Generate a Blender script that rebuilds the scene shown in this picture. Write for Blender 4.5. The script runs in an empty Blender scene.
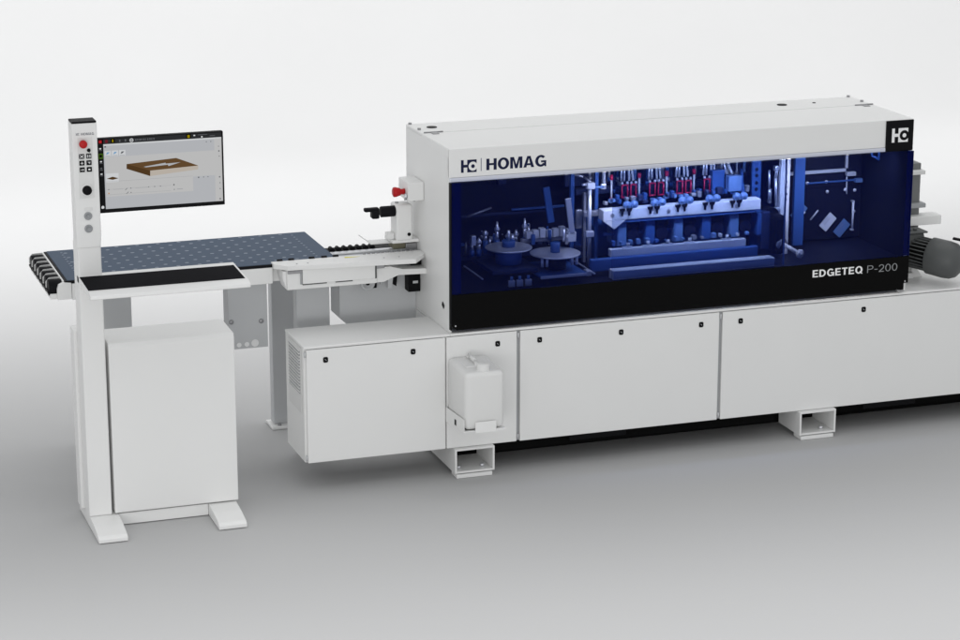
import bpy, bmesh, math, random
from mathutils import Vector, Matrix, Euler
random.seed(7)
S = bpy.context.scene
COL = S.collection

# ------------------------------------------------------------------ materials
def new_mat(name):
    m = bpy.data.materials.new(name); m.use_nodes = True
    nt = m.node_tree
    return m, nt, nt.nodes['Principled BSDF']

def paint(name, col, rough=.45, spec=.4, metal=0, vary=.02, bump=.02, scale=900):
    """powder coat / plastic / metal: faint tone drift, uneven gloss, orange-peel bump"""
    m, nt, b = new_mat(name)
    tc = nt.nodes.new('ShaderNodeTexCoord')
    n1 = nt.nodes.new('ShaderNodeTexNoise'); n1.inputs['Scale'].default_value = 3.5; n1.inputs['Detail'].default_value = 6
    nt.links.new(tc.outputs['Object'], n1.inputs['Vector'])
    mx = nt.nodes.new('ShaderNodeMixRGB'); mx.blend_type = 'MIX'
    mx.inputs[1].default_value = (*[c*(1-vary) for c in col], 1)
    mx.inputs[2].default_value = (*[min(1, c*(1+vary)) for c in col], 1)
    nt.links.new(n1.outputs['Fac'], mx.inputs[0]); nt.links.new(mx.outputs[0], b.inputs['Base Color'])
    mr = nt.nodes.new('ShaderNodeMapRange')
    mr.inputs['To Min'].default_value = max(.02, rough-.06); mr.inputs['To Max'].default_value = rough+.06
    nt.links.new(n1.outputs['Fac'], mr.inputs['Value']); nt.links.new(mr.outputs[0], b.inputs['Roughness'])
    b.inputs['Metallic'].default_value = metal
    b.inputs['Specular IOR Level'].default_value = spec
    if bump:
        n2 = nt.nodes.new('ShaderNodeTexNoise'); n2.inputs['Scale'].default_value = scale; n2.inputs['Detail'].default_value = 2
        nt.links.new(tc.outputs['Object'], n2.inputs['Vector'])
        bp = nt.nodes.new('ShaderNodeBump'); bp.inputs['Strength'].default_value = bump; bp.inputs['Distance'].default_value = .001
        nt.links.new(n2.outputs['Fac'], bp.inputs['Height']); nt.links.new(bp.outputs[0], b.inputs['Normal'])
    return m

def glow(name, col, strength=1.0):
    m = bpy.data.materials.new(name); m.use_nodes = True
    nt = m.node_tree; nt.nodes.clear()
    o = nt.nodes.new('ShaderNodeOutputMaterial'); e = nt.nodes.new('ShaderNodeEmission')
    e.inputs[0].default_value = (*col, 1); e.inputs[1].default_value = strength
    nt.links.new(e.outputs[0], o.inputs[0]); return m

def srgb(r, g, b):
    f = lambda c: ((c/255+.055)/1.055)**2.4 if c > 10 else c/255/12.92
    return (f(r), f(g), f(b))

M = {}
M['white']   = paint('white_powder_coat', (.80, .80, .79), .42)
M['white2']  = paint('pale_grey_powder_coat', (.72, .72, .71), .45)
M['grey']    = paint('grey_powder_coat', (.36, .37, .38), .5)
M['dgrey']   = paint('dark_grey_motor_paint', (.085, .09, .09), .5)
M['lgrey']   = paint('light_grey_plastic', (.55, .56, .57), .5)
M['column']  = paint('mid_grey_paint', (.17, .175, .175), .5)
M['socket']  = paint('grey_socket', (.30, .31, .32), .4)
M['silver']  = paint('brushed_aluminium', (.72, .73, .76), .35, metal=.7)
M['steel']   = paint('dull_steel', (.35, .35, .36), .4, metal=.6)
M['lav']     = paint('anodised_strip', (.68, .70, .78), .3, metal=.2)
M['black']   = paint('black_plastic', (.006, .006, .007), .5, spec=.08)
M['blackmat']= paint('black_desk_mat', (.006, .006, .008), .8, spec=.06)
M['rubber']  = paint('black_rubber', (.006, .006, .008), .6, spec=.12)
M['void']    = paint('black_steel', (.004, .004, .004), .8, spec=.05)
M['navy']    = paint('navy_print', (.006, .010, .045), .5, spec=.2)
M['barnavy'] = paint('slate_print', (.09, .11, .17), .5, spec=.2)
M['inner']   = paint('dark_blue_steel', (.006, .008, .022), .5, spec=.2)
M['innerpl'] = paint('dark_blue_plate', (.02, .03, .075), .4, spec=.3)
M['blue']    = paint('blue_enamel', (.035, .10, .29), .45)
M['lblue']   = paint('light_blue_enamel', (.13, .23, .42), .4)
M['red']     = paint('red_plastic', (.46, .01, .012), .4, spec=.25)
M['pink']    = paint('red_anodised', (.50, .015, .06), .35)
M['yellow']  = paint('yellow_sticker', (.75, .68, .02), .5)
M['olive']   = paint('bronze_block', (.20, .19, .13), .45, metal=.3)
M['wlogo']   = paint('white_print', (.85, .85, .85), .5, spec=.2)
M['glogo']   = paint('grey_print', (.30, .31, .32), .5, spec=.2)
M['tgrey']   = paint('grey_small_print', (.22, .23, .25), .5, spec=.2)
M['bed']     = paint('slate_blue_bed', (.078, .108, .158), .6, spec=.12, vary=.05, scale=400, bump=.05)
M['nozzle']  = paint('pale_nozzle', (.28, .32, .38), .6, spec=.1)

# canister: milky translucent plastic
m, nt, b = new_mat('milky_plastic')
b.inputs['Base Color'].default_value = (.73, .73, .72, 1); b.inputs['Roughness'].default_value = .45
b.inputs['Subsurface Weight'].default_value = .12; b.inputs['Subsurface Radius'].default_value = (.04, .04, .04)
M['milky'] = m

# tinted hood glass
m, nt, b = new_mat('blue_tinted_glass')
out = nt.nodes['Material Output']
tr = nt.nodes.new('ShaderNodeBsdfTransparent'); tr.inputs[0].default_value = (.66, .73, .96, 1)
b.inputs['Base Color'].default_value = (.0, .0028, .052, 1); b.inputs['Roughness'].default_value = .06
b.inputs['Specular IOR Level'].default_value = .22
ms = nt.nodes.new('ShaderNodeMixShader'); ms.inputs[0].default_value = .22
nt.links.new(tr.outputs[0], ms.inputs[1]); nt.links.new(b.outputs[0], ms.inputs[2]); nt.links.new(ms.outputs[0], out.inputs[0])
M['glass'] = m
m, nt, b = new_mat('inner_guard_glass')
out = nt.nodes['Material Output']
tr = nt.nodes.new('ShaderNodeBsdfTransparent'); tr.inputs[0].default_value = (.86, .92, 1, 1)
b.inputs['Base Color'].default_value = (.02, .06, .22, 1); b.inputs['Roughness'].default_value = .2; b.inputs['Specular IOR Level'].default_value = .1
ms = nt.nodes.new('ShaderNodeMixShader'); ms.inputs[0].default_value = .13
nt.links.new(tr.outputs[0], ms.inputs[1]); nt.links.new(b.outputs[0], ms.inputs[2]); nt.links.new(ms.outputs[0], out.inputs[0])
M['guard'] = m
M['glassband'] = paint('black_glass_band', (.003, .003, .003), .12, spec=.06, bump=0)
M['glassedge'] = paint('bright_blue_glass_edge', (.002, .008, .085), .2, spec=.15, bump=0)

# studio floor and sweep
m, nt, b = new_mat('studio_floor')
tc = nt.nodes.new('ShaderNodeTexCoord'); n1 = nt.nodes.new('ShaderNodeTexNoise'); n1.inputs['Scale'].default_value = .8; n1.inputs['Detail'].default_value = 5
mx = nt.nodes.new('ShaderNodeMixRGB'); mx.inputs[1].default_value = (.475, .475, .475, 1); mx.inputs[2].default_value = (.495, .495, .495, 1)
nt.links.new(tc.outputs['Object'], n1.inputs['Vector']); nt.links.new(n1.outputs['Fac'], mx.inputs[0]); nt.links.new(mx.outputs[0], b.inputs['Base Color'])
b.inputs['Roughness'].default_value = .7; b.inputs['Specular IOR Level'].default_value = .15
M['floor'] = m

# ------------------------------------------------------------------ mesh building
class MB:
    """collects shapes (world metres) into ONE mesh"""
    def __init__(self): self.bm = bmesh.new(); self.mats = []
    def mi(self, k):
        if k not in self.mats: self.mats.append(k)
        return self.mats.index(k)
    def _add(self, bm, k, smooth=False):
        i = self.mi(k)
        for f in bm.faces: f.material_index = i; f.smooth = smooth
        me = bpy.data.meshes.new('tmp'); bm.to_mesh(me); bm.free()
        self.bm.from_mesh(me); bpy.data.meshes.remove(me)
    def box(self, x0, x1, y0, y1, z0, z1, k, bev=.002, seg=2, rot=None, smooth=False):
        bm = bmesh.new()
        c = Vector(((x0+x1)/2, (y0+y1)/2, (z0+z1)/2)); s = Vector((abs(x1-x0), abs(y1-y0), abs(z1-z0)))
        bmesh.ops.create_cube(bm, size=1)
        for v in bm.verts: v.co = Vector((v.co.x*s.x, v.co.y*s.y, v.co.z*s.z))
        bev = min(bev, min(s)*.45)
        if bev > 0: bmesh.ops.bevel(bm, geom=bm.edges[:], offset=bev, segments=seg, affect='EDGES', profile=.5)
        mt = Matrix.Translation(c) @ (Euler(rot).to_matrix().to_4x4() if rot else Matrix())
        bmesh.ops.transform(bm, matrix=mt, verts=bm.verts)
        self._add(bm, k, smooth); return self
    def cyl(self, a, b, r, k, r2=None, seg=24, bev=0):
        a, b = Vector(a), Vector(b); d = b-a; L = d.length
        bm = bmesh.new()
        bmesh.ops.create_cone(bm, cap_ends=True, segments=seg, radius1=r, radius2=r if r2 is None else r2, depth=L)
        if bev:
            es = [e for e in bm.edges if abs(e.verts[0].co.z-e.verts[1].co.z) < 1e-6]
            bmesh.ops.bevel(bm, geom=es, offset=bev, segments=2, affect='EDGES', profile=.5)
        q = Vector((0, 0, 1)).rotation_difference(d.normalized())
        bmesh.ops.transform(bm, matrix=Matrix.Translation((a+b)/2) @ q.to_matrix().to_4x4(), verts=bm.verts)
        i = self.mi(k)
        for f in bm.faces: f.material_index = i; f.smooth = len(f.verts) == 4
        me = bpy.data.meshes.new('tmp'); bm.to_mesh(me); bm.free(); self.bm.from_mesh(me); bpy.data.meshes.remove(me)
        return self
    def lathe(self, a, axis, prof, k, seg=32):
        """prof: list of (distance along axis, radius)"""
        a = Vector(a); q = Vector((0, 0, 1)).rotation_difference(Vector(axis).normalized())
        bm = bmesh.new(); rings = []
        for h, r in prof:
            rings.append([bm.verts.new(a + q @ Vector((r*math.cos(t*2*math.pi/seg), r*math.sin(t*2*math.pi/seg), h))) for t in range(seg)])
        for p, n in zip(rings, rings[1:]):
            for t in range(seg): bm.faces.new((p[t], p[(t+1) % seg], n[(t+1) % seg], n[t]))
        if prof[0][1] > 1e-5: bm.faces.new(rings[0][::-1])
        if prof[-1][1] > 1e-5: bm.faces.new(rings[-1])
        bmesh.ops.remove_doubles(bm, verts=bm.verts, dist=1e-6)
        self._add(bm, k, True); return self
    def prism(self, pts, axis, lo, hi, k, bev=0):
        """2D outline extruded along an axis; pts are the other two coordinates in xyz order"""
        bm = bmesh.new()
        def P(p, t):
            return {'x': (t, p[0], p[1]), 'y': (p[0], t, p[1]), 'z': (p[0], p[1], t)}[axis]
        A = [bm.verts.new(P(p, lo)) for p in pts]; B = [bm.verts.new(P(p, hi)) for p in pts]
        n = len(pts)
        bm.faces.new(A); bm.faces.new(B[::-1])
        for i in range(n): bm.faces.new((A[i], B[i], B[(i+1) % n], A[(i+1) % n]))
        bmesh.ops.recalc_face_normals(bm, faces=bm.faces)
        if bev: bmesh.ops.bevel(bm, geom=bm.edges[:], offset=bev, segments=2, affect='EDGES', profile=.5)
        self._add(bm, k); return self
    def tube(self, pts, r, k, seg=10):
        pts = [Vector(p) for p in pts]
        for a, b in zip(pts, pts[1:]): self.cyl(a, b, r, k, seg=seg)
        for p in pts[1:-1]:
            bm = bmesh.new(); bmesh.ops.create_uvsphere(bm, u_segments=seg, v_segments=6, radius=r)
            bmesh.ops.transform(bm, matrix=Matrix.Translation(p), verts=bm.verts); self._add(bm, k, True)
        return self
    def poly(self, pts, k):
        i = self.mi(k); f = self.bm.faces.new([self.bm.verts.new(p) for p in pts]); f.material_index = i; return self
    def build(self, name, parent, label=None):
        root = parent
        while root.parent: root = root.parent
        me = bpy.data.meshes.new(name); self.bm.normal_update()
        off = root.location
        for v in self.bm.verts: v.co -= off
        self.bm.to_mesh(me); self.bm.free()
        for k in self.mats: me.materials.append(M[k])
        o = bpy.data.objects.new(name, me); COL.objects.link(o); o.parent = parent
        if label: o['label'] = label
        return o

def build_each(b, name, parent):
    """every loose piece becomes a part of its own"""
    src = b.bm; src.verts.index_update(); seen = set(); out = []
    for v0 in src.verts:
        if v0 in seen: continue
        st = [v0]; isl = []
        seen.add(v0)
        while st:
            v = st.pop(); isl.append(v)
            for e in v.link_edges:
                w = e.other_vert(v)
                if w not in seen: seen.add(w); st.append(w)
        n = MB(); n.mats = list(b.mats); mp = {v: n.bm.verts.new(v.co) for v in isl}
        for f in {f for v in isl for f in v.link_faces}:
            g = n.bm.faces.new([mp[v] for v in f.verts]); g.material_index = f.material_index; g.smooth = f.smooth
        out.append(n.build(name, parent))
    src.free()
    return out

def thing(name, label, cat, loc, group=None):
    o = bpy.data.objects.new(name, None); COL.objects.link(o); o.location = loc
    o.empty_display_size = .1
    o['label'] = label; o['category'] = cat
    if group: o['group'] = group
    return o

def arc(cx, cz, rx, rz, s, a0, a1, n=20, sz=None):
    """quads of a bent stroke"""
    sz = sz or s*.9; out = []
    for i in range(n):
        t0, t1 = math.radians(a0+(a1-a0)*i/n), math.radians(a0+(a1-a0)*(i+1)/n)
        o = lambda t, f: (cx+(rx-f*s)*math.cos(t), cz+(rz-f*sz)*math.sin(t))
        out.append([o(t0, 0), o(t1, 0), o(t1, 1), o(t0, 1)])
    return out

def glyph(c, s):
    """width and pieces of a letter one unit high; pieces may overlap (they are stepped in depth)"""
    if c == 'H': return .74, [[[(0, 0), (s, 0), (s, .42), (.74-s, .42), (.74-s, 0), (.74, 0), (.74, 1), (.74-s, 1), (.74-s, .60), (s, .60), (s, 1), (0, 1)]]]
    if c in 'OQ':
        p = [arc(.41, .5, .41, .52, s, 0, 360, 40)]
        if c == 'Q': p.append([[(.44, .26), (.55, .33), (.84, .02), (.73, -.07)]])
        return .82, p
    if c == 'M': return .88, [[[(0, 0), (0, 1), (.27, 1), (.44, .33), (.61, 1), (.88, 1), (.88, 0), (.88-s*.92, 0), (.88-s*.92, .74), (.53, 0), (.35, 0), (s*.92, .74), (s*.92, 0)]]]
    if c == 'A': return .78, [[[(0, 0), (.27, 1), (.39, 1), (.39, .80), (.215, 0)]], [[(.39, .80), (.39, 1), (.51, 1), (.78, 0), (.565, 0)]], [[(.24, .19), (.28, .36), (.50, .36), (.54, .19)]]]
    if c == 'G': return .80, [arc(.41, .5, .41, .52, s, 42, 325, 30), [[(.42, .37), (.42, .53), (.80, .53), (.80, 0), (.68, 0), (.64, .20), (.64, .37)]]]
    if c == 'E': return .62, [[[(0, 0), (.62, 0), (.62, .175), (s, .175), (s, .415), (.57, .415), (.57, .585), (s, .585), (s, .825), (.60, .825), (.60, 1), (0, 1)]]]
    if c == 'T': return .64, [[[(.32-s/2, 0), (.32+s/2, 0), (.32+s/2, .825), (.64, .825), (.64, 1), (0, 1), (0, .825), (.32-s/2, .825)]]]
    if c == 'D': return .74, [[[(0, 0), (s, 0), (s, 1), (0, 1)]], arc(.30, .5, .44, .5, s, -90, 90, 24), [[(s*.9, 0), (.31, 0), (.31, s*.9), (s*.9, s*.9)], [(s*.9, 1-s*.9), (.31, 1-s*.9), (.31, 1), (s*.9, 1)]]]
    if c == 'P': return .66, [[[(0, 0), (s, 0), (s, 1), (0, 1)]], arc(.38, .72, .28, .28, s, -90, 90, 20), [[(s*.9, .44), (.39, .44), (.39, .44+s*.9), (s*.9, .44+s*.9)], [(s*.9, 1-s*.9), (.39, 1-s*.9), (.39, 1), (s*.9, 1)]]]
    if c == '-': return .34, [[[(0, .36), (.34, .36), (.34, .36+s), (0, .36+s)]]]
    if c == '2': return .58, [arc(.29, .70, .29, .31, s, -38, 170, 22), [[(0, 0), (.58, 0), (.58, s), (0, s)]], [[(0, s*.8), (.14, s*.8), (.54, .50), (.44, .56)]]]
    if c == '0': return .60, [arc(.30, .5, .30, .51, s, 0, 360, 36)]
    return .2, []

def sign_part(name, txt, x0, x1, z0, z1, y, k, parent, s=.2, gap=.12, depth=.0008):
    """heavy sans lettering of our own outlines on a plane that faces -Y"""
    tot = 0; items = []
    for c in txt:
        w, p = glyph(c, s); items.append((tot, p)); tot += w+gap
    tot -= gap; kx = (x1-x0)/tot; kz = z1-z0
    b = MB()
    for ox, pieces in items:
        for j, polys in enumerate(pieces):
            for pts in polys:
                i = b.mi(k)
                f = b.bm.faces.new([b.bm.verts.new((x0+(ox+u)*kx, y-depth-.0001*j, z0+w*kz)) for u, w in pts]); f.material_index = i
    return b.build(name, parent)

def ring(cx, cz, r, n=28, a0=0, a1=360):
    return [(cx+r*math.cos(math.radians(a0+(a1-a0)*i/n)), cz+r*math.sin(math.radians(a0+(a1-a0)*i/n))) for i in range(n if a1-a0 == 360 else n+1)]

def emblem(name, x0, z0, w, h, y, fg, bg, parent):
    """H joined to a block holding a round cut-out with a dot"""
    b = MB(); d = .0008
    b.prism([(x0, z0), (x0+.17*w, z0), (x0+.17*w, z0+.40*h), (x0+.40*w, z0+.40*h), (x0+.40*w, z0), (x0+w, z0),
             (x0+w, z0+h), (x0+.40*w, z0+h), (x0+.40*w, z0+.62*h), (x0+.17*w, z0+.62*h), (x0+.17*w, z0+h), (x0, z0+h)], 'y', y-d, y, fg)
    cx, cz, r = x0+.76*w, z0+.48*h, .36*h
    b.prism(ring(cx, cz, r)[:], 'y', y-2*d, y-d*1.2, bg)
    b.prism([(cx, cz+.16*h), (x0+w+.0006, cz+.16*h), (x0+w+.0006, cz-.16*h), (cx, cz-.16*h)], 'y', y-1.9*d, y-d*1.2, bg)
    b.prism(ring(cx, cz, .15*h), 'y', y-2.8*d, y-2.1*d, fg)
    return b.build(name, parent)

# ------------------------------------------------------------------ setting: seamless studio sweep
bm = bmesh.new()
prof = [(-14, 0), (7.5, 0)] + [(7.5+3*math.sin(math.radians(a)), 3-3*math.cos(math.radians(a))) for a in range(6, 91, 6)] + [(10.5, 7)]
L = [bm.verts.new((-16, y, z)) for y, z in prof]; R = [bm.verts.new((18, y, z)) for y, z in prof]
for i in range(len(prof)-1):
    f = bm.faces.new((L[i], R[i], R[i+1], L[i+1])); f.smooth = True
me = bpy.data.meshes.new('floor'); bm.to_mesh(me); bm.free(); me.materials.append(M['floor'])
fl = bpy.data.objects.new('floor', me); COL.objects.link(fl); fl['kind'] = 'structure'

# ------------------------------------------------------------------ EDGE BANDING MACHINE
mach = thing('edge_banding_machine', 'long white edge banding machine with dark blue glass hood above pale cabinet doors', 'machine', (1.8, .3, 0))
XE = 3.95                                  # right end of the base, outside the picture
ZT, ZB = .671, .139

b = MB()                                    # base cabinet body
b.box(0, .668, .016, .321, ZB, ZT-.012, 'white')
b.box(.6685, XE, .016, .66, ZB, ZT-.012, 'white')
body = b.build('cabinet_body', mach)
b = MB(); b.box(-.002, .6705, .001, .323, ZT-.0115, ZT, 'white', .003); b.box(.671, XE, .001, .662, ZT-.0115, ZT, 'white', .003)
b.build('cabinet_lid', mach)
b = MB(); b.box(.72, XE-.1, .20, .62, .025, ZB-.001, 'void', 0); b.box(.09, .6825, .165, .31, .082, ZB-.001, 'void', 0)      # black underframe boxes, added to block light and deepen shade beneath the cabinet
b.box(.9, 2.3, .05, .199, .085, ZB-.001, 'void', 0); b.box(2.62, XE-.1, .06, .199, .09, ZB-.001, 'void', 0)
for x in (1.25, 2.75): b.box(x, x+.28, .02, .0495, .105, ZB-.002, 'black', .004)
b.build('chassis_shade_block', mach)

doors = []
for x0, x1 in ((.010, .646), (.652, .984), (1.000, 1.976), (1.993, XE)):
    d = MB(); d.box(x0, x1, -.001, .0155, ZB, ZT-.0145, 'white', .0025)
    # lipped sheet edge
    doors.append(d.build('door', mach))
b = MB()
for x in (.992, 1.9845): b.box(x-.0068, x+.0068, .0105, .0155, ZB+.002, ZT-.015, 'grey', 0)
build_each(b, 'door_seam_strip', mach)
for x, d in ((.005, doors[0]), (.992, doors[2]), (1.9845, doors[3])):
    for z in (ZB+.022, ZT-.035):
        h = MB(); h.cyl((x, .004, z-.012), (x, .004, z+.012), .0048, 'lgrey', seg=12); h.build('hinge', d)
def lock(x, z, d):
    a = MB(); a.prism([(x+px, z+pz) for px, pz in [(-.011, -.008), (-.007, -.0125), (.007, -.0125), (.011, -.008), (.011, .008), (.007, .0125), (-.007, .0125), (-.011, .008)]], 'y', -.0035, -.0005, 'black')
    a.box(x-.005, x+.005, -.0042, -.0036, z-.0012, z+.0012, 'grey', .0004, rot=(0, .7, 0))
    a.build('lock', d)
for x, i in ((.096, 0), (.496, 0), (.892, 1), (1.092, 2), (1.487, 2), (1.884, 2), (2.083, 3), (2.718, 3)): lock(x, .607, doors[i])
# louvred grille on the left end
g = MB(); g.box(-.0035, -.0005, .045, .262, .355, .655, 'white2', .001)
for i in range(14):
    z = .635-.0145*i
    g.box(-.0062, -.0037, .062, .245, z-.0036, z+.0036, 'grey', .001)
    g.box(-.0085, -.0037, .060, .247, z+.0038, z+.0072, 'white', .001)
g.build('vent_grille', mach)

# feet: open box beams on foot plates
for x0 in (.683, 2.395):
    f = MB(); x1 = x0+.188; t = .009; y0, y1 = -.024, .60
    z0, z1 = .023, ZB-.0015
    f.box(x0, x0+t, y0, y1, z0, z1, 'white', .001); f.box(x1-t, x1, y0, y1, z0, z1, 'white', .001)
    f.box(x0+t, x1-t, y0+.0003, y1, z0, z0+t, 'white', .001); f.box(x0+t, x1-t, y0+.0003, y1, z1-t, z1, 'white', .001)
    f.box(x0+t, x1-t, .30, .31, z0+t, z1-t, 'white', 0)
    ft = f.build('foot_beam', mach)
    f = MB(); f.box(x0+.006, x1-.012, -.030, .05, .001, .019, 'white', .003); f.build('foot_plate', ft)
    f = MB()
    for bx in ((x0+.03, x1-.045) if x0 < 1 else (x1-.055,)): f.cyl((bx, .02, z0+t), (bx, .02, z0+t+.014), .011, 'silver', seg=6)
    build_each(f, 'levelling_bolt', ft)

# canister bracket on the second door
b = MB()
BK0, BK1 = .650, .842
b.prism([(-.002, .268), (-.255, .292), (-.255, .350), (-.002, .336)], 'x', BK0-.003, BK0, 'white')
b.prism([(-.002, .268), (-.255, .292), (-.255, .296), (-.002, .272)], 'x', BK0, BK1, 'white')
b.box(.698, .795, -.263, -.2585, .286, .336, 'white', .001)
b.box(.78, BK1, -.2585, -.255, .288, .296, 'white', .001)
bk = b.build('canister_bracket', doors[1])
b = MB(); b.box(BK0-.0045, BK0-.0032, -.150, -.128, .292, .318, 'black', .002); b.build('bracket_slot', mach)

# hood
HX0, HX1, HY0, HY1, HZ = .673, 2.947, .023, .649, 1.5
b = MB(); b.box(HX0, HX0+.012, HY0, HY1, ZT, HZ-.012, 'white', .002)
hl = b.build('hood_side_panel', mach)
b = MB(); b.box(HX0-.003, HX0-.0002, HY0+.002, .392, 1.462, HZ-.003, 'white', .001); b.build('lid_side_lip', hl)
b = MB()
for y, z in ((.104, .778),): b.box(HX0-.004, HX0-.0005, y-.014, y+.014, z-.010, z+.010, 'black', .004, rot=(.5, 0, 0))
b.build('side_lock', hl)
b = MB(); b.box(HX1-.012, HX1, .40, HY1, ZT, HZ-.012, 'white', .002); b.box(HX1-.012, HX1, HY0, .399, ZT, HZ-.012, 'white', .002)
b.build('hood_side_panel', mach)
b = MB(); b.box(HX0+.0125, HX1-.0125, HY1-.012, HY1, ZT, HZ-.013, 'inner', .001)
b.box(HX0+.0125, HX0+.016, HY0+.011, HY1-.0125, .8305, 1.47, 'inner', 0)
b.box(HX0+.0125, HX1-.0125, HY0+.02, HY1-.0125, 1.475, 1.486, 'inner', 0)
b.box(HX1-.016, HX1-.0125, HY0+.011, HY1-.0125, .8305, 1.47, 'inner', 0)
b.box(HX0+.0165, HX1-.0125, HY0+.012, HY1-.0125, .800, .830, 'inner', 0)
build_each(b, 'hood_lining', mach)
b = MB(); b.box(HX0, HX1, HY0+.0005, .412, HZ-.0118, HZ, 'white', .003)
lid = b.build('hood_lid', mach)
b = MB(); b.box(HX0, HX1, .418, HY1, HZ-.0118, HZ+.0005, 'white', .003)
roof = b.build('hood_roof', mach)
b = MB()
for x, y, r in ((.761, .535, .024), (2.525, .541, .024), (2.695, .541, .008)): b.cyl((x, y, HZ+.0006), (x, y, HZ+.003), r, 'black', seg=28)
build_each(b, 'roof_plug', roof)
b = MB()
for x in (.69, 2.93):
    for y in (.64, .50): b.cyl((x, y, HZ), (x, y, HZ+.008), .008, 'steel', seg=10)
build_each(b, 'roof_bolt', roof)
for x0, x1 in ((.685, .775), (2.85, 2.945)):
    b = MB(); b.cyl((x0, .415, HZ+.002), (x1, .415, HZ+.002), .0035, 'steel', seg=12); b.box(x0+.03, x0+.06, .372, .41, HZ+.0003, HZ+.003, 'steel', .001)
    b.build('lid_hinge', lid)
b = MB(); b.box(HX0, HX1, HY0-.004, HY0+.0175, 1.3715, HZ-.0003, 'white', .003)
fas = b.build('fascia', mach)
b = MB(); b.box(HX0+.003, HX1, HY0-.008, HY0+.010, 1.352, 1.371, 'lav', .003); b.build('fascia_strip', mach)
FY = HY0-.004
emblem('emblem', .728, 1.392, .072, .056, FY, 'navy', 'white', fas)
b = MB(); b.box(.8195, .8225, FY-.0008, FY, 1.395, 1.452, 'barnavy', 0); b.build('divider_bar', fas)
sign_part('lettering', 'HOMAG', .845, 1.125, 1.396, 1.447, FY, 'navy', fas, s=.22, gap=.075)
b = MB(); b.box(2.804, 2.9468, FY-.006, FY-.0004, 1.3725-.020, 1.497, 'black', .002); sq = b.build('badge_panel', fas)
emblem('emblem', 2.834, 1.394, .084, .066, FY-.006, 'wlogo', 'black', sq)

# glass front
GX0, GX1, GZ0, GZ1 = .679, 2.945, .686, 1.3515
GY0, GY1 = .0, .008
b = MB(); b.box(GX0, GX1, GY0, GY1, .8485, GZ1, 'glass', 0); gl = b.build('glass_window', mach)
b = MB(); b.prism([(GX0, GZ0+.02), (GX0+.02, GZ0), (2.925, GZ0), (2.925, .718), (GX1+.002, .718), (GX1+.002, .848), (GX0, .848)], 'y', GY0-.001, GY1, 'glassband', .0008)
band = b.build('glass_black_band', mach)
b = MB()
b.box(GX0+.002, GX0+.045, GY1+.001, GY1+.004, .850, GZ1-.002, 'glassedge', 0)
b.box(GX1-.026, GX1-.001, GY1+.001, GY1+.004, .850, GZ1-.002, 'glassedge', 0)
b.box(GX1-.0005, GX1+.002, GY0+.001, GY1+.02, .849, GZ1-.002, 'glassedge', 0)
build_each(b, 'glass_edge_strip', gl)
b = MB(); b.box(HX0-.001, GX0-.0005, GY0-.001, HY0-.001, GZ0, GZ1, 'black', .001); b.build('hood_seal', mach)
b = MB()
for x, z in ((.694, .706), (2.93, .727)): b.cyl((x, GY0-.003, z), (x, GY0-.0012, z), .0035, 'lgrey', seg=12)
build_each(b, 'band_screw', band)
b = MB(); b.prism([(2.885, .690), (2.925, .684), (2.922, .680), (2.887, .682)], 'y', -.012, -.002, 'steel'); b.build('band_catch', band)
sign_part('lettering', 'EDGETEQ', 2.444, 2.703, .784, .819, GY0-.001, 'wlogo', band, s=.2, gap=.13)
sign_part('lettering', 'P-200', 2.728, 2.886, .783, .818, GY0-.001, 'glogo', band, s=.095, gap=.14)

# ---- inside the hood: left, tape magazine
b = MB(); b.lathe((1.040, .27, .972), (0, 0, 1), [(0, .104), (.002, .107), (.006, .107), (.008, .104)], 'silver', 48); r1 = b.build('tape_reel', mach)
b = MB(); b.cyl((1.04, .27, .981), (1.04, .27, 1.01), .03, 'blue'); b.cyl((1.04, .27, 1.01), (1.04, .27, 1.055), .007, 'silver')
b.cyl((1.04, .27, .905), (1.04, .27, .971), .06, 'blue'); b.build('reel_hub', r1)
b = MB(); b.lathe((1.240, .20, .946), (0, 0, 1), [(0, .112), (.002, .116), (.006, .116), (.008, .112)], 'silver', 48); r2 = b.build('tape_reel', mach)
b = MB(); b.cyl((1.24, .20, .955), (1.24, .20, 1.0), .022, 'blue'); b.cyl((1.24, .20, .88), (1.24, .20, .945), .05, 'inner')
for dx in (-.085, -.062, .06, .082): b.cyl((1.24+dx, .14, .905), (1.24+dx, .14, .945), .007, 'silver', seg=12)
b.build('reel_hub', r2)
b = MB()
b.box(.92, 1.14, .15, .45, .882, .902, 'innerpl', .004); b.box(1.13, 1.352, .09, .36, .862, .876, 'blue', .004)
b.box(.80, 1.48, .40, .56, .895, .92, 'innerpl', .004)
b.build('magazine_deck', mach)
b = MB(); b.box(1.128, 1.350, .082, .089, .863, .876, 'silver', .001); b.build('deck_edge_bar', mach)
b = MB(); b.box(.842, .850, .07, .33, .888, .893, 'silver', .001); b.build('guide_rail', mach)
b = MB(); b.box(1.375, 1.383, .06, .32, .872, .878, 'silver', .001); b.box(1.355, 1.382, .10, .14, .855, .88, 'silver', .003); b.build('guide_rail', mach)
for x in (.991, 1.030, 1.071):
    b = MB(); b.box(x-.015, x+.015, .085, .10, .838, .868, 'silver', .002); b.cyl((x, .0925, .868), (x, .0925, .885), .007, 'lblue', seg=12); b.build('clamp_block', mach)
random.seed(3)
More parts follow.
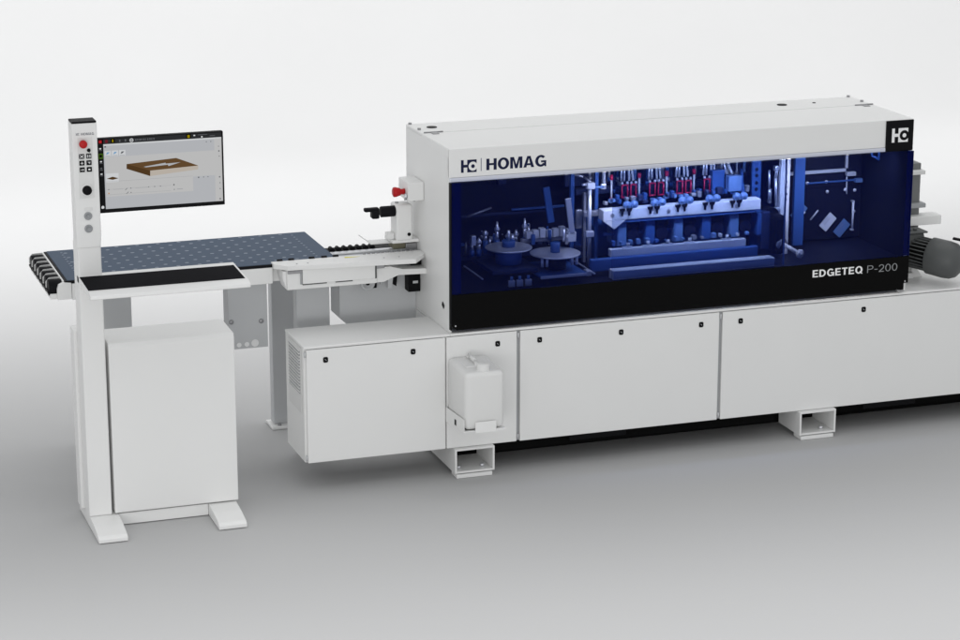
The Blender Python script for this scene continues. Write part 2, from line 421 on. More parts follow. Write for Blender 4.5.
for i, (x, y, z, h) in enumerate(((1.03, .40, .985, .07), (1.165, .40, .985, .075), (.90, .38, .95, .045), (.935, .38, .95, .045), (1.09, .42, .96, .04), (1.13, .42, .96, .05), (1.19, .42, .97, .05), (.98, .42, .98, .04))):
    b = MB(); b.cyl((x, y, .92), (x, y, z), .012, 'blue', seg=14); b.cyl((x, y, z), (x, y, z+h*.6), .008, 'silver', seg=14)
    b.lathe((x, y, z+h*.6), (0, 0, 1), [(0, .012), (.01, .014), (.02, .007), (h*.6, .004)], 'silver', 14); b.build('guide_pin', mach)
b = MB()
for i in range(7): b.box(1.16+.033*i, 1.188+.033*i, .36, .39, .985, 1.018+.006*(i % 3), 'lgrey', .003)
b.box(1.14, 1.40, .37, .395, .965, .984, 'steel', .003); b.build('feed_chain', mach)
b = MB(); b.box(-.013, .013, -.006, .006, -.085, .085, 'silver', .002)
for v in b.bm.verts: v.co = Matrix.Rotation(math.radians(8), 3, 'Y').inverted() @ v.co + Vector((1.330, .25, 1.105))
b.build('guillotine_lever', mach)
b = MB(); b.box(-.016, .016, -.006, .006, -.085, .085, 'blue', .002)
for v in b.bm.verts: v.co = Matrix.Rotation(math.radians(-9), 3, 'Y') @ v.co + Vector((1.282, .40, 1.13))
b.build('tilted_lever', mach)
b = MB(); b.tube([(.90, .45, 1.09), (1.02, .45, 1.125)], .005, 'steel'); b.build('guide_arm', mach)
b = MB(); b.box(1.318, 1.36, .244, .27, .985, 1.03, 'lgrey', .003); b.cyl((1.30, .25, .99), (1.30, .25, 1.045), .006, 'silver'); b.cyl((1.315, .25, .975), (1.315, .25, 1.02), .008, 'steel'); b.build('lever_mount', mach)
b = MB(); b.box(1.352, 1.370, .30, .32, .86, 1.42, 'blue', .002); b.build('blue_post_or_ghost', mach)
b = MB(); b.box(1.428, 1.432+.01, .33, .35, .86, 1.19, 'steel', .002); b.box(1.395, 1.425, .34, .36, 1.02, 1.11, 'steel', .004); b.build('thin_post', mach)
b = MB(); b.cyl((1.425, .25, .86), (1.425, .25, 1.235), .0095, 'silver', seg=20); sp = b.build('silver_post', mach)
b = MB(); b.box(1.408, 1.448, .235, .265, 1.225, 1.255, 'lgrey', .006); b.cyl((1.388, .25, 1.247), (1.408, .25, 1.247), .007, 'silver'); b.cyl((1.448, .25, 1.232), (1.50, .27, 1.225), .005, 'lblue')
b.tube([(1.43, .25, 1.255), (1.41, .29, 1.275), (1.36, .32, 1.285)], .006, 'steel'); b.build('post_clamp', sp)
b = MB(); b.box(1.405, 1.445, .235, .265, 1.00, 1.03, 'silver', .005); b.build('post_foot', sp)
b = MB(); b.box(1.488, 1.505, .34, .36, .87, 1.42, 'blue', .002); b.build('blue_post_or_ghost', mach)
b = MB(); b.box(1.418, 1.62, .30, .33, 1.082, 1.108, 'steel', .003); b.build('cross_rail', mach)
b = MB(); b.cyl((1.53, .34, 1.21), (1.53, .34, 1.42), .008, 'lgrey', seg=16); b.box(1.515, 1.54, .33, .35, 1.20, 1.225, 'silver', .004); b.build('hanging_rod', mach)

for i in range(46):
    x = random.uniform(.80, 1.40); y = random.uniform(.34, .50); z = random.uniform(.92, .985); h = random.uniform(.012, .05); r = random.uniform(.004, .011)
    b = MB(); k = random.choice(['steel', 'blue', 'inner', 'silver', 'innerpl', 'black', 'grey'])
    if i % 3: b.cyl((x, y, z), (x, y, z+h), r, k, seg=12); b.cyl((x, y, z+h), (x, y, z+h+.004), r*.6, 'silver', seg=10)
    else: b.box(x-r, x+r, y-r, y+r, z, z+h, k, .002)
    b.build('magazine_fitting', mach)
for x, z in ((.86, 1.27), (.98, 1.30), (1.12, 1.25), (1.20, 1.29)):
    b = MB(); b.box(x-.02, x+.02, .58, .60, z-.05, z+.10, 'innerpl', .003); b.build('wall_bracket', mach)
b = MB(); b.box(.80, 1.36, .52, .535, 1.07, 1.082, 'innerpl', .002); b.box(1.14, 1.40, .50, .515, 1.09, 1.10, 'blue', .002); b.build('wall_rail', mach)
# ---- inside: the lit pressure roller unit
b = MB(); b.box(1.49, 2.285, .24, .30, 1.070, 1.120, 'white2', .003)
b.prism([(1.492, 1.0695), (1.60, 1.0695), (1.545, 1.030)], 'y', .24, .25, 'white2'); pb = b.build('pressure_beam', mach)
b = MB()
for x in (1.535, 1.815, 2.16): b.cyl((x, .2395, 1.094), (x, .2385, 1.094), .010, 'steel', seg=20)
build_each(b, 'beam_screw', pb)
b = MB(); b.box(1.42, 2.30, .42, .44, .86, 1.08, 'blue', .002); b.build('blue_back_panel', mach)
for i in range(6):
    x = 1.60+.142*i
    b = MB(); b.box(x-.030, x+.018, .262, .40, .935, 1.05, 'blue' if i % 2 else 'lblue', .008); b.build('carriage_block', mach)
    b = MB(); b.cyl((x+.055, .28, 1.03), (x+.055, .40, 1.03), .034, 'black', seg=24); b.cyl((x+.055, .27, .985), (x+.055, .38, .985), .030, 'inner', seg=20); b.build('carriage_motor', mach)
b = MB(); b.box(1.508, 2.19, .19, .22, .912, .946, 'lgrey', .002); lb = b.build('lower_beam', mach)
for x in (1.60, 1.70, 1.80, 1.91, 2.10):
    b = MB(); b.box(x-.030, x+.022, .195, .215, .945, .952, 'silver', .002); b.cyl((x, .205, .952), (x, .205, .968), .008, 'lgrey', seg=14); b.build('beam_stop', lb)
b = MB(); b.box(1.40, 2.24, .16, .19, .855, .914, 'blue', .006); b.build('blue_guard', mach)
b = MB(); b.box(1.476, 2.285, .075, .13, .832, .875, 'white2', .003); b.build('front_beam', mach)
b = MB(); b.box(1.60, 1.62, .38, .40, 1.00, 1.01, 'blue'); b.box(1.44, 2.28, .46, .50, 1.15, 1.18, 'innerpl', .003); b.build('back_rail', mach)
for i in range(4):
    x = 1.660+.1385*i
    cage = MB()
    for dx in (-.034, -.006, .010, .036): cage.cyl((x+dx, .35, 1.150), (x+dx, .35, 1.208), .0035, 'pink', seg=10)
    for zz in (1.150, 1.208): cage.tube([(x-.036, .35, zz), (x-.004, .35, zz)], .0038, 'pink'); cage.tube([(x+.009, .35, zz), (x+.037, .35, zz)], .0038, 'pink')
    for dx in (-.020, .022): cage.box(x+dx-.008, x+dx+.008, .36, .38, 1.15, 1.21, 'inner', .002)
    cg = cage.build('red_cylinder_cage', mach)
    c2 = MB()
    for dx in (-.034, -.008, .012, .034): c2.lathe((x+dx, .35, 1.2125), (0, 0, 1), [(0, .006), (.006, .007), (.012, .004)], 'silver', 12)
    build_each(c2, 'cage_cap', cg)
    t = MB()
    for dx in (-.036, -.020, .006, .024): t.tube([(x+dx, .36, 1.225), (x+dx*.8, .37, 1.30), (x+dx*.9+.01, .39, 1.42)], .0052, 'silver' if dx < 0 else 'lgrey')
    t.build('air_hose', mach)
    rd = MB(); rd.cyl((x-.083, .36, 1.15), (x-.083, .36, 1.235), .005, 'lgrey', seg=12); rd.cyl((x-.083, .36, 1.235), (x-.083, .36, 1.258), .008, 'pink', seg=12); rd.cyl((x-.083, .36, 1.137), (x-.083, .36, 1.15), .008, 'pink', seg=12)
    rd.build('guide_rod', mach)
    vb = MB(); vb.box(x-.066, x-.048, .34, .37, 1.13, 1.165, 'blue', .004); vb.box(x+.046, x+.064, .34, .37, 1.13, 1.160, 'blue', .004); vb.cyl((x-.095, .335, 1.14), (x-.095, .35, 1.14), .010, 'lblue', seg=14); build_each(vb, 'valve_block', mach)
for i in range(5):
    x = 1.620+.1385*i
    w = MB()
    for dx in (-.018, .018): w.lathe((x+dx-.02+.03, .262, 1.136), (0, -1, 0), [(0, .019), (.012, .019), (.016, .016), (.016, .006), (.020, .005)], 'lblue', 28)
    w.build('pressure_roller', mach)
    k = MB()
    for dx in (-.038, -.004):
        k.prism([(x+dx-.014, 1.124), (x+dx+.014, 1.124), (x+dx+.010, 1.112), (x+dx+.004, 1.108), (x+dx+.003, 1.090), (x+dx-.003, 1.090), (x+dx-.004, 1.108), (x+dx-.010, 1.112)], 'y', .230, .2395, 'black')
    k.build('roller_mount', mach)
b = MB(); b.box(2.14, 2.206, .29, .33, 1.153, 1.226, 'lblue', .003); b.build('valve_box', mach)
b = MB(); b.box(2.075, 2.138, .33, .37, 1.16, 1.25, 'blue', .003); b.build('valve_box', mach)
b = MB(); b.prism([(2.215, 1.14), (2.238, 1.14), (2.222, 1.25)], 'y', .32, .34, 'blue'); b.build('blue_wedge', mach)
b = MB(); b.tube([(2.15, .34, 1.226), (2.14, .36, 1.30), (2.13, .38, 1.42)], .006, 'silver'); b.tube([(2.18, .34, 1.226), (2.165, .36, 1.27), (2.16, .38, 1.42)], .006, 'lgrey'); b.build('air_hose', mach)
b = MB(); b.box(2.283, 2.330, .34, .355, .86, 1.45, 'blue', .002); pp = b.build('perforated_post', mach)
b = MB()
for z in (1.145, 1.175, 1.21, 1.24): b.cyl((2.306, .3395, z), (2.306, .3385, z), .009, 'inner', seg=18)
build_each(b, 'post_hole', pp)
b = MB(); b.tube([(2.352, .3, 1.24), (2.354, .3, 1.15), (2.362, .3, 1.10)], .005, 'silver'); b.box(2.352, 2.368, .30, .31, 1.08, 1.15, 'steel', .002)
b.tube([(2.392, .30, 1.25), (2.386, .30, 1.20), (2.394, .30, 1.06)], .0075, 'silver'); b.box(2.376, 2.402, .285, .315, 1.235, 1.26, 'silver', .006); b.box(2.383, 2.408, .285, .315, 1.035, 1.06, 'silver', .006)
b.build('clamp_lever', mach)
b = MB(); b.box(2.30, 2.345, .26, .30, .87, 1.05, 'innerpl', .004); b.box(2.345, 2.405, .2, .28, .85, 1.04, 'black', .02); b.build('dark_housing', mach)
b = MB(); b.box(2.408, 2.457, .29, .315, .83, 1.45, 'white2', .002); wp = b.build('white_post', mach)
b = MB()
for z in (1.095, 1.122, 1.155, 1.18): b.cyl((2.437, .2895, z), (2.437, .2885, z), .007, 'steel' if z != 1.122 else 'inner', seg=18)
build_each(b, 'post_hole', wp)
b = MB(); b.box(2.512, 2.566, .35, .37, .85, 1.45, 'blue', .002); b.build('blue_post_or_ghost', mach)  # blue copy of the white post, modelled in place of its reflection
b = MB(); b.cyl((2.392, .20, .90), (2.44, .14, .868), .010, 'lgrey', seg=16); b.lathe((2.44, .14, .868), (.35, -.9, -.1), [(0, .02), (.012, .022), (.016, .016), (.016, .008), (.02, .007)], 'lgrey', 24)
b.lathe((2.385, .215, .90), (.3, -.9, -.1), [(-.03, .03), (0, .034), (.01, .03), (.012, .01)], 'steel', 24); b.build('hand_knob', mach)
b = MB(); b.box(1.455, 2.315, .046, .050, .845, 1.345, 'guard', 0); ig = b.build('inner_guard', mach)
b = MB(); b.box(2.310, 2.316, .040, .0455, .845, 1.345, 'blue', 0); b.build('guard_rim', ig)
b = MB(); b.box(1.40, 2.30, .5, .52, 1.185, 1.45, 'innerpl', .002); b.build('upper_back_panel', mach)
random.seed(11)
for i in range(34):
    x = 1.50+.0235*i+random.uniform(-.006, .006); y = random.uniform(.40, .47); z0 = random.uniform(1.17, 1.24); r = random.uniform(.004, .010)
    b = MB(); k = random.choice(['steel', 'blue', 'lblue', 'inner', 'lgrey', 'innerpl'])
    b.cyl((x, y, z0), (x, y, 1.40+random.uniform(0, .04)), r, k, seg=12); b.cyl((x, y, z0-.012), (x, y, z0+.006), r*1.6, random.choice(['steel', 'inner', 'blue']), seg=12)
    b.build('valve_stem', mach)
for i in range(22):
    x = 1.53+.034*i+random.uniform(-.008, .008); z = random.uniform(1.125, 1.145); w = random.uniform(.006, .013)
    b = MB(); b.box(x-w, x+w, .305, .33, z, z+random.uniform(.012, .03), random.choice(['blue', 'lblue', 'innerpl', 'steel']), .003); b.build('clamp_piece', mach)
for i in range(16):
    x = 1.53+.046*i+random.uniform(-.01, .01); w = random.uniform(.005, .011)
    b = MB(); b.box(x-w, x+w, .225, .25, .953, .953+random.uniform(.008, .024), random.choice(['blue', 'inner', 'lgrey', 'steel', 'lblue']), .003); b.build('stop_piece', mach)
b = MB(); b.box(1.50, 2.26, .245, .29, 1.055, 1.069, 'blue', .002); b.box(1.52, 1.93, .30, .315, .985, 1.0, 'blue', .002); b.build('guide_strip', mach)
# ---- inside: right, the sheet steel plate with placards
b = MB(); b.box(2.49, 2.93, .47, .482, .84, 1.46, 'inner', .002); b.box(2.56, 2.92, .462, .4695, 1.10, 1.13, 'inner', .001); pl = b.build('mounting_plate', mach)
b = MB(); b.box(2.50, 2.835, .45, .462, 1.172, 1.188, 'lgrey', .002); b.box(2.835, 2.885, .44, .4615, 1.150, 1.170, 'lgrey', .003); b.box(2.832, 2.845, .45, .462, 1.1885, 1.30, 'lgrey', .002); b.build('guard_bar', pl)
b = MB(); b.box(2.63, 2.90, .452, .462, 1.122, 1.130, 'blue', .002); b.box(2.885, 2.922, .44, .4615, 1.115, 1.135, 'lblue', .002); b.build('blue_bar', pl)
b = MB()
for x, z in ((2.634, 1.127), (2.735, 1.127), (2.742, 1.078), (2.838, 1.081), (2.93-.04, 1.075), (2.89, .97), (2.62, .985)): b.lathe((x, .461, z), (0, -1, 0), [(0, .008), (.004, .008), (.008, .003)], 'wlogo', 14)
build_each(b, 'plate_screw', pl)
for x, z, k, lab in ((2.750, .928, 'white2', 'white placard set at an angle on the dark plate'), (2.826, .892, 'lblue', 'blue reflection of the white placard modelled as a second plate'), (2.592, .99, 'lblue', 'blue placard at the left of the dark plate')):  # second one is a solid blue copy for the white placard's reflection
    b = MB(); b.box(-.025, .025, -.001, .001, -.042, .042, k, .0008)
    for q in (-.012, -.004, .004): b.box(-.010+q, -.008+q, -.0016, -.0011, -.022, .022, 'tgrey', 0)
    for v in b.bm.verts: v.co = Matrix.Rotation(math.radians(42), 3, 'Y') @ v.co + Vector((x, .455, z))
    b.build('placard', pl, lab)
b = MB(); b.tube([(2.655, .455, .945), (2.695, .455, .99)], .004, 'lgrey'); b.build('placard_rod', pl)
b = MB(); b.tube([(2.878, .445, 1.02), (2.878, .445, .885)], .0055, 'wlogo'); b.box(2.872, 2.884, .44, .4615, .878, .886, 'lgrey', .001); b.box(2.872, 2.884, .44, .4615, 1.019, 1.027, 'lgrey', .001); b.build('plate_handle', pl)
b = MB(); b.tube([(2.845, .46, 1.145), (2.845, .455, 1.06)], .004, 'lgrey'); b.build('plate_rod', pl)
b = MB(); b.tube([(2.86, .3, 1.42), (2.88, .28, 1.28), (2.915, .28, 1.26), (2.93, .3, 1.42)], .006, 'blue'); b.build('cable_loop', mach)

# ---- infeed side: fence, rail, support casing, feed head
b = MB(); b.prism([(-.03, .437), (-.03, .385), (.02, .33), (.60, .275), (.672, .375), (.672, .437)], 'z', .935, .9555, 'white', .0015)
sup = b.build('edge_support_rail', mach)
b = MB()
for x in (.012, .065, .160, .218, .272): b.cyl((x-.012, .443, .954), (x+.012, .443, .954), .009, 'rubber', seg=14)
for i in range(12): b.cyl((.40+.022*i, .441, .956), (.411+.022*i, .441, .956), .004, 'steel', seg=8)
build_each(b, 'support_wheel', sup)
b = MB()
for x in (.07, .12, .47, .54): b.cyl((x, .365-.045*x, .9557), (x, .365-.045*x, .957), .004, 'grey', seg=10)
build_each(b, 'rail_screw', sup)
b = MB(); b.prism([(.305, .398), (.375, .404), (.310, .415), (.302, .408)], 'z', .9557, .9563, 'yellow'); b.build('yellow_marker', sup)
b = MB(); b.box(.28, .672, .45, .575, .915, .945, 'silver', .003); b.box(.28, .672, .50, .515, .9455, .951, 'lgrey', .001); b.build('infeed_rail', mach)
b = MB(); b.box(.25, .672, .585, .66, .90, .944, 'black', .002); ch = b.build('feed_chain_housing', mach)
for i in range(7):
    x = .300+.032*i
    b = MB(); b.cyl((x, .59, .946), (x, .64, .946), .0105, 'rubber', seg=16); b.build('feed_roller', ch)
b = MB(); b.box(.563, .672, .505, .58, .9515, .985, 'olive', .003); b.box(.62, .672, .49, .5045, .9515, .978, 'steel', .002); b.build('bronze_guide', mach)
b = MB(); b.box(.018, .436, .34, .44, .842, .934, 'white', .004); b.prism([(0, .895), (.017, .845), (.017, .93), (0, .93)], 'y', .345, .44, 'white')
cas = b.build('support_casing', mach)
b = MB(); b.box(.088, .424, .329, .3395, .868, .934, 'white', .002)
b.build('casing_cover', cas)
b = MB(); b.box(.02, .095, .332, .3395, .918, .932, 'steel', .003); b.box(.425, .47, .335, .3395, .91, .928, 'steel', .003)
b.box(.078, .087, .335, .3395, .866, .918, 'grey', .001); b.box(.088, .20, .334, .3395, .862, .8672, 'dgrey', .001); b.box(.24, .32, .334, .3395, .862, .8672, 'dgrey', .001); b.box(.4245, .433, .334, .3395, .866, .935, 'dgrey', .001)
build_each(b, 'casing_fitting', cas)
b = MB(); b.prism([(.437, .842), (.47, .842), (.54, .868), (.6725, .864), (.6725, .889), (.56, .895), (.5, .912), (.437, .912)], 'y', .35, .41, 'white', .002)
b.build('support_arm', mach)
b = MB(); b.box(.62, .672, .42, .50, .89, .934, 'black', .002); b.box(.615, .672, .44, .50, .76, .862, 'black', .002); b.box(.635, .66, .437, .4395, .80, .812, 'lgrey', .001); b.build('infeed_opening', mach)
b = MB(); b.lathe((.427, .48, .812), (0, -1, 0), [(0, .032), (.020, .034), (.024, .031), (.025, .024), (.018, .022), (.018, .001)], 'lgrey', 32); wh = b.build('hand_wheel', mach)
b = MB(); b.lathe((.427, .462, .812), (0, -1, 0), [(0, .010), (.008, .008)], 'black', 16); b.build('wheel_hub', wh)
b = MB(); b.box(.455, .478, .485, .50, .78, .86, 'black', .004); b.prism([(.52, .86), (.545, .86), (.535, .785), (.515, .785)], 'y', .44, .46, 'lgrey', .001); b.prism([(.548, .85), (.566, .85), (.56, .79), (.545, .80)], 'y', .45, .47, 'black', .001)
b.prism([(.47, .86), (.50, .86), (.49, .80)], 'y', .46, .48, 'lgrey'); b.build('infeed_lever', mach)
b = MB(); b.prism([(.30, .905), (.672, .905), (.672, .36), (.36, .63), (.30, .685)] if False else [(.305, .90), (.672, .90), (.672, .604), (.350, .604), (.305, .646)], 'y', .505, .66, 'lgrey', .003)
b.build('pedestal_housing', mach)
# feed head
b = MB(); b.box(.562, .640, .45, .545, 1.000, 1.168, 'white', .010, 3); b.box(.545, .672, .455, .58, .9895, 1.0045, 'white', .003); b.box(.528, .561, .475, .52, 1.005, 1.035, 'white', .004); hd = b.build('feed_head', mach)
b = MB(); b.cyl((.58, .50, 1.168), (.58, .50, 1.174), .008, 'grey', seg=16); b.cyl((.622, .449, 1.03), (.622, .446, 1.03), .008, 'black', seg=12); build_each(b, 'head_screw', hd)
b = MB(); b.cyl((.495, .475, 1.138), (.563, .475, 1.138), .026, 'rubber', seg=8, bev=.003); b.box(.452, .486, .455, .50, 1.110, 1.150, 'rubber', .006); b.box(.418, .486, .46, .49, 1.143, 1.160, 'rubber', .005)
b.build('clamp_knob', hd)
b = MB(); b.box(-.035, .035, -.012, .012, -.002, .002, 'white', .001)
for v in b.bm.verts: v.co = Matrix.Rotation(math.radians(38), 3, 'Y') @ v.co + Vector((.432, .52, 1.005))
b.box(.455, .56, .50, .57, .982, .988, 'white', .002); b.build('feed_flap', hd)
# emergency stop box on the hood side
b = MB(); b.box(.597, .6725, .378, .525, 1.198, 1.284, 'white', .005); eb = b.build('emergency_stop_box', mach)
b = MB(); b.lathe((.596, .43, 1.235), (-1, 0, 0), [(0, .014), (.012, .013), (.016, .012), (.024, .018), (.042, .023), (.052, .022), (.056, .014)], 'red', 28); b.build('emergency_button', eb)
b = MB(); b.cyl((.596, .395, 1.222), (.585, .395, 1.222), .010, 'silver', seg=16); b.cyl((.596, .405, 1.205), (.588, .405, 1.205), .006, 'grey', seg=12); b.build('key_switch', eb)
b = MB(); b.tube([(.63, .46, 1.199), (.635, .48, 1.185), (.665, .5, 1.175)], .006, 'black'); b.build('box_cable', eb)

# ---- outfeed side beyond the hood
b = MB(); b.box(3.112, 3.176, .33, .43, .70, 1.215, 'column', .003); oc = b.build('outfeed_column', mach)
b = MB(); b.box(2.948, 3.185, .30, .375, 1.164, 1.184, 'white2', .003); b.build('outfeed_bracket', oc)
b = MB(); b.box(2.948, 3.195, .30, .375, 1.000, 1.022, 'grey', .003); b.build('outfeed_bracket', oc)
b = MB(); b.box(2.948, 3.272, .28, .36, .918, .962, 'white', .003); b.build('outfeed_bracket', oc)
b = MB(); b.box(2.955, 3.13, .18, .33, .755, .905, 'dgrey', .012); b.box(2.948, 3.14, .17, .34, .9055, .915, 'dgrey', .004)
for x in (3.06, 3.09): b.cyl((x, .21, .915), (x, .21, .925), .010, 'dgrey', seg=12)
gb = b.build('gearbox', mach)
ax = Vector((.17, -.23, -.03)).normalized(); P0 = Vector((3.085, .22, .812))
b = MB(); b.lathe(P0-ax*.03, ax, [(0, .055), (.04, .066), (.13, .078)], 'void', 48)
for a in range(26):
    q = Vector((0, 0, 1)).rotation_difference(ax); t = a*math.pi/13
    p = P0 + q @ Vector((.072*math.cos(t), .072*math.sin(t), .045))
    bm2 = bmesh.new(); bmesh.ops.create_cube(bm2, size=1)
    for v in bm2.verts: v.co = p + q @ (Matrix.Rotation(t, 3, 'Z') @ Vector((v.co.x*.016, v.co.y*.0045, v.co.z*.10)))
    b._add(bm2, 'dgrey')
b.build('cooling_fins', gb)
b = MB(); b.lathe(P0+ax*.095, ax, [(0, .084), (.004, .089), (.085, .0905), (.118, .087), (.143, .075), (.160, .052), (.168, .02), (.169, .001)], 'dgrey', 64); b.build('motor', gb)
b = MB(); b.box(3.205, 3.29, .03, .05, .886, .897, 'black', .003, rot=(0, .12, -.75)); b.build('terminal_lid', gb)
b = MB(); b.box(2.955, 3.10, .22, .34, .6715, .70, 'white', .003); b.prism([(3.10, .6715), (3.16, .6715), (3.10, .75)], 'y', .24, .30, 'white'); b.build('motor_support', gb)

# ------------------------------------------------------------------ CANISTER
can = thing('canister', 'milky white plastic canister held in a bracket on the front of the white cabinet', 'canister', (.75, -.13, .29))
bm = bmesh.new()
x0, x1, y0, y1, z0, z1 = .6545, .838, -.250, -.004, .2975, .566
bmesh.ops.create_cube(bm, size=1)
for v in bm.verts: v.co = Vector(((x0+x1)/2+v.co.x*(x1-x0), (y0+y1)/2+v.co.y*(y1-y0), (z0+z1)/2+v.co.z*(z1-z0)))
for v in bm.verts:
    if v.co.z > .5 and v.co.y < -.2: v.co.z = .556
bmesh.ops.bevel(bm, geom=bm.edges[:], offset=.022, segments=5, affect='EDGES', profile=.5)
cb = MB(); cb._add(bm, 'milky', True)
cb.box(.690, .800, -.165, -.030, .557, .5645, 'milky', .004)
body = cb.build('body', can)
b = MB(); b.tube([(.742, -.165, .556), (.742, -.13, .576), (.742, -.05, .582), (.742, -.025, .562)], .009, 'milky', 14); b.build('handle', can)
b = MB(); b.lathe((.752, -.205, .553), (0, -.05, 1), [(0, .030), (.006, .031), (.010, .028), (.030, .0275), (.033, .024), (.034, .001)], 'milky', 32); b.build('cap', can)

# ------------------------------------------------------------------ OPERATOR TERMINAL
term = thing('operator_terminal', 'white standing control terminal with touch screen, black desk mat and pc cabinet', 'control terminal', (-.67, -.1, 0))
PX0, PX1, PF = -.986, -.887, -.146
b = MB(); b.box(PX0, PX1-.002, PF+.003, -.03, .055, 1.24, 'white', .006)
b.box(PX0-.014, PX0+.05, -.028, .06, .055, .845, 'white', .004); b.build('column', term)
b = MB()
b.prism([(PX0-.002, 1.222), (PX1-.004, 1.222), (PX1+.001, 1.27), (PX1+.001, 1.741), (PX0-.003, 1.741)], 'y', PF, -.062, 'white', .004); head = b.build('control_head', term)
b = MB(); b.box(PX0-.002, PX1, PF+.001, -.063, 1.7415, 1.749, 'black', .002); b.build('head_cap', head)
emblem('emblem', -.9725, 1.692, .0135, .0105, PF, 'tgrey', 'white', head)
sign_part('lettering', 'HOMAG', -.952, -.899, 1.692, 1.7025, PF, 'tgrey', head, s=.22, gap=.09, depth=.0004)
b = MB(); b.box(-.968, -.907, PF-.0018, PF-.0002, 1.431, 1.683, 'white2', .001); kp = b.build('button_panel', head)
b = MB(); b.lathe((-.948, PF-.002, 1.659), (0, -1, 0), [(0, .012), (.010, .012), (.014, .0165), (.024, .0165), (.028, .012), (.028, .001)], 'red', 28); b.build('emergency_button', kp)
b = MB(); b.lathe((-.9235, PF-.002, 1.630), (0, -1, 0), [(0, .0075), (.006, .007), (.008, .001)], 'black', 18); b.box(-.925, -.922, PF-.016, PF-.010, 1.622, 1.638, 'black', .001); b.build('key_switch', kp)
for r in range(3):
    for c in range(2):
        x = -.9535+.029*c; z = 1.606-.0275*r
        b = MB(); b.box(x-.0105, x+.0105, PF-.005, PF-.002, z-.010, z+.010, 'black', .002)
        s = (r, c); yy0, yy1 = PF-.0056, PF-.0051
        if s == (0, 0): b.box(x-.009, x+.009, yy0, yy1, z-.0012, z+.0012, 'wlogo', 0, rot=(0, .7, 0)); b.box(x-.009, x+.009, yy0-.0002, yy1-.0002, z-.0012, z+.0012, 'wlogo', 0, rot=(0, -.7, 0))
        elif s == (0, 1): b.box(x-.007, x-.002, yy0, yy1, z-.006, z+.006, 'lgrey', 0); b.box(x+.002, x+.007, yy0, yy1, z-.006, z+.006, 'lgrey', 0)
        elif s == (1, 0): b.box(x-.001, x+.001, yy0, yy1, z-.006, z+.006, 'wlogo', 0); b.box(x-.006, x+.006, yy0-.0002, yy1-.0002, z-.001, z+.001, 'wlogo', 0)
        elif s == (1, 1): b.prism([(x-.006, z+.004), (x+.006, z+.004), (x+.002, z-.005)], 'y', yy0, yy1, 'lgrey')
        elif s == (2, 0): b.box(x-.007, x+.004, yy0, yy1, z-.001, z+.001, 'wlogo', 0); b.prism([(x+.002, z+.004), (x+.008, z), (x+.002, z-.004)], 'y', yy0, yy1, 'wlogo')
        else: b.box(x-.004, x+.004, yy0, yy1, z-.003, z+.003, 'wlogo', 0)
        b.build('push_button', kp)
b = MB(); b.lathe((-.9385, PF-.002, 1.466), (0, -1, 0), [(0, .0255), (.004, .0255), (.005, .022)], 'white', 32); rk = b.build('knob_ring', kp)
b = MB(); b.lathe((-.9385, PF-.006, 1.466), (0, -1, 0), [(0, .0195), (.014, .0185), (.017, .015), (.017, .001)], 'black', 32); b.build('knob', rk)
for z in (1.357, 1.304):
    b = MB(); b.lathe((-.9375, PF, z), (0, -1, 0), [(0, .0165), (.004, .0165), (.006, .014), (.006, .0095), (.004, .009), (.004, .0001)], 'socket', 28); b.build('socket', head)
b = MB(); b.box(-.953, -.917, PF-.0012, PF-.0002, 1.378, 1.392, 'white2', .001); b.build('socket_plate', head)

# monitor: world x -.881..-.354, z 1.353..1.665
MX, MZ, MY = -.881, 1.353, -.100
b = MB(); b.box(MX, MX+.527, MY, MY+.028, MZ, MZ+.3125, 'black', .003); mon = b.build('monitor', term)
b = MB(); b.box(-.90, -.80, MY+.0285, MY+.045, 1.46, 1.56, 'black', .003); b.build('monitor_arm', mon)
def scr(name, c): M[name] = glow(name, srgb(*c), .86)
scr('scr_bg', (180, 182, 186)); scr('scr_panel', (190, 190, 190)); scr('scr_bar', (45, 46, 48)); scr('scr_black', (4, 4, 6))
scr('scr_wood', (80, 58, 34)); scr('scr_wood_top', (98, 73, 46)); scr('scr_front', (186, 177, 166)); scr('scr_arrow', (178, 180, 184))
scr('scr_red', (170, 34, 42)); scr('scr_dred', (104, 28, 40)); scr('scr_yel', (150, 132, 10)); scr('scr_grn', (62, 92, 24)); scr('scr_wht', (214, 216, 218))
scr('scr_blu', (120, 160, 196)); scr('scr_line', (160, 161, 164)); scr('scr_dk', (96, 98, 102)); scr('scr_btn', (206, 208, 210)); scr('scr_org', (190, 140, 100))
ui = MB(); Y0 = MY-.0002
def R_(u0, u1, v0, v1, k, l): ui.poly([(MX+u0/1000, Y0-.0002*l, MZ+v0/1000), (MX+u1/1000, Y0-.0002*l, MZ+v0/1000), (MX+u1/1000, Y0-.0002*l, MZ+v1/1000), (MX+u0/1000, Y0-.0002*l, MZ+v1/1000)], k)
def P_(pts, k, l): ui.poly([(MX+u/1000, Y0-.0002*l, MZ+v/1000) for u, v in pts], k)
def D_(u, v, r, k, l, n=12): P_([(u+r*math.cos(2*math.pi*i/n), v+r*math.sin(2*math.pi*i/n)) for i in range(n)], k, l)
R_(26, 519, 17, 288, 'scr_bg', 1)
R_(4, 519, 288, 308, 'scr_bar', 1)
R_(31, 488, 129, 234, 'scr_panel', 2); R_(31, 394, 68, 129, 'scr_panel', 2); R_(488, 519, 17, 286, 'scr_panel', 2)
R_(26, 519, 282, 288, 'scr_btn', 2)
R_(5, 26, 290, 308, 'scr_black', 2); R_(8, 20, 293, 305, 'scr_red', 3); R_(34, 45, 293, 306, 'scr_dred', 2); R_(58, 74, 292, 308, 'scr_black', 2); R_(63, 68, 294, 306, 'scr_yel', 3)
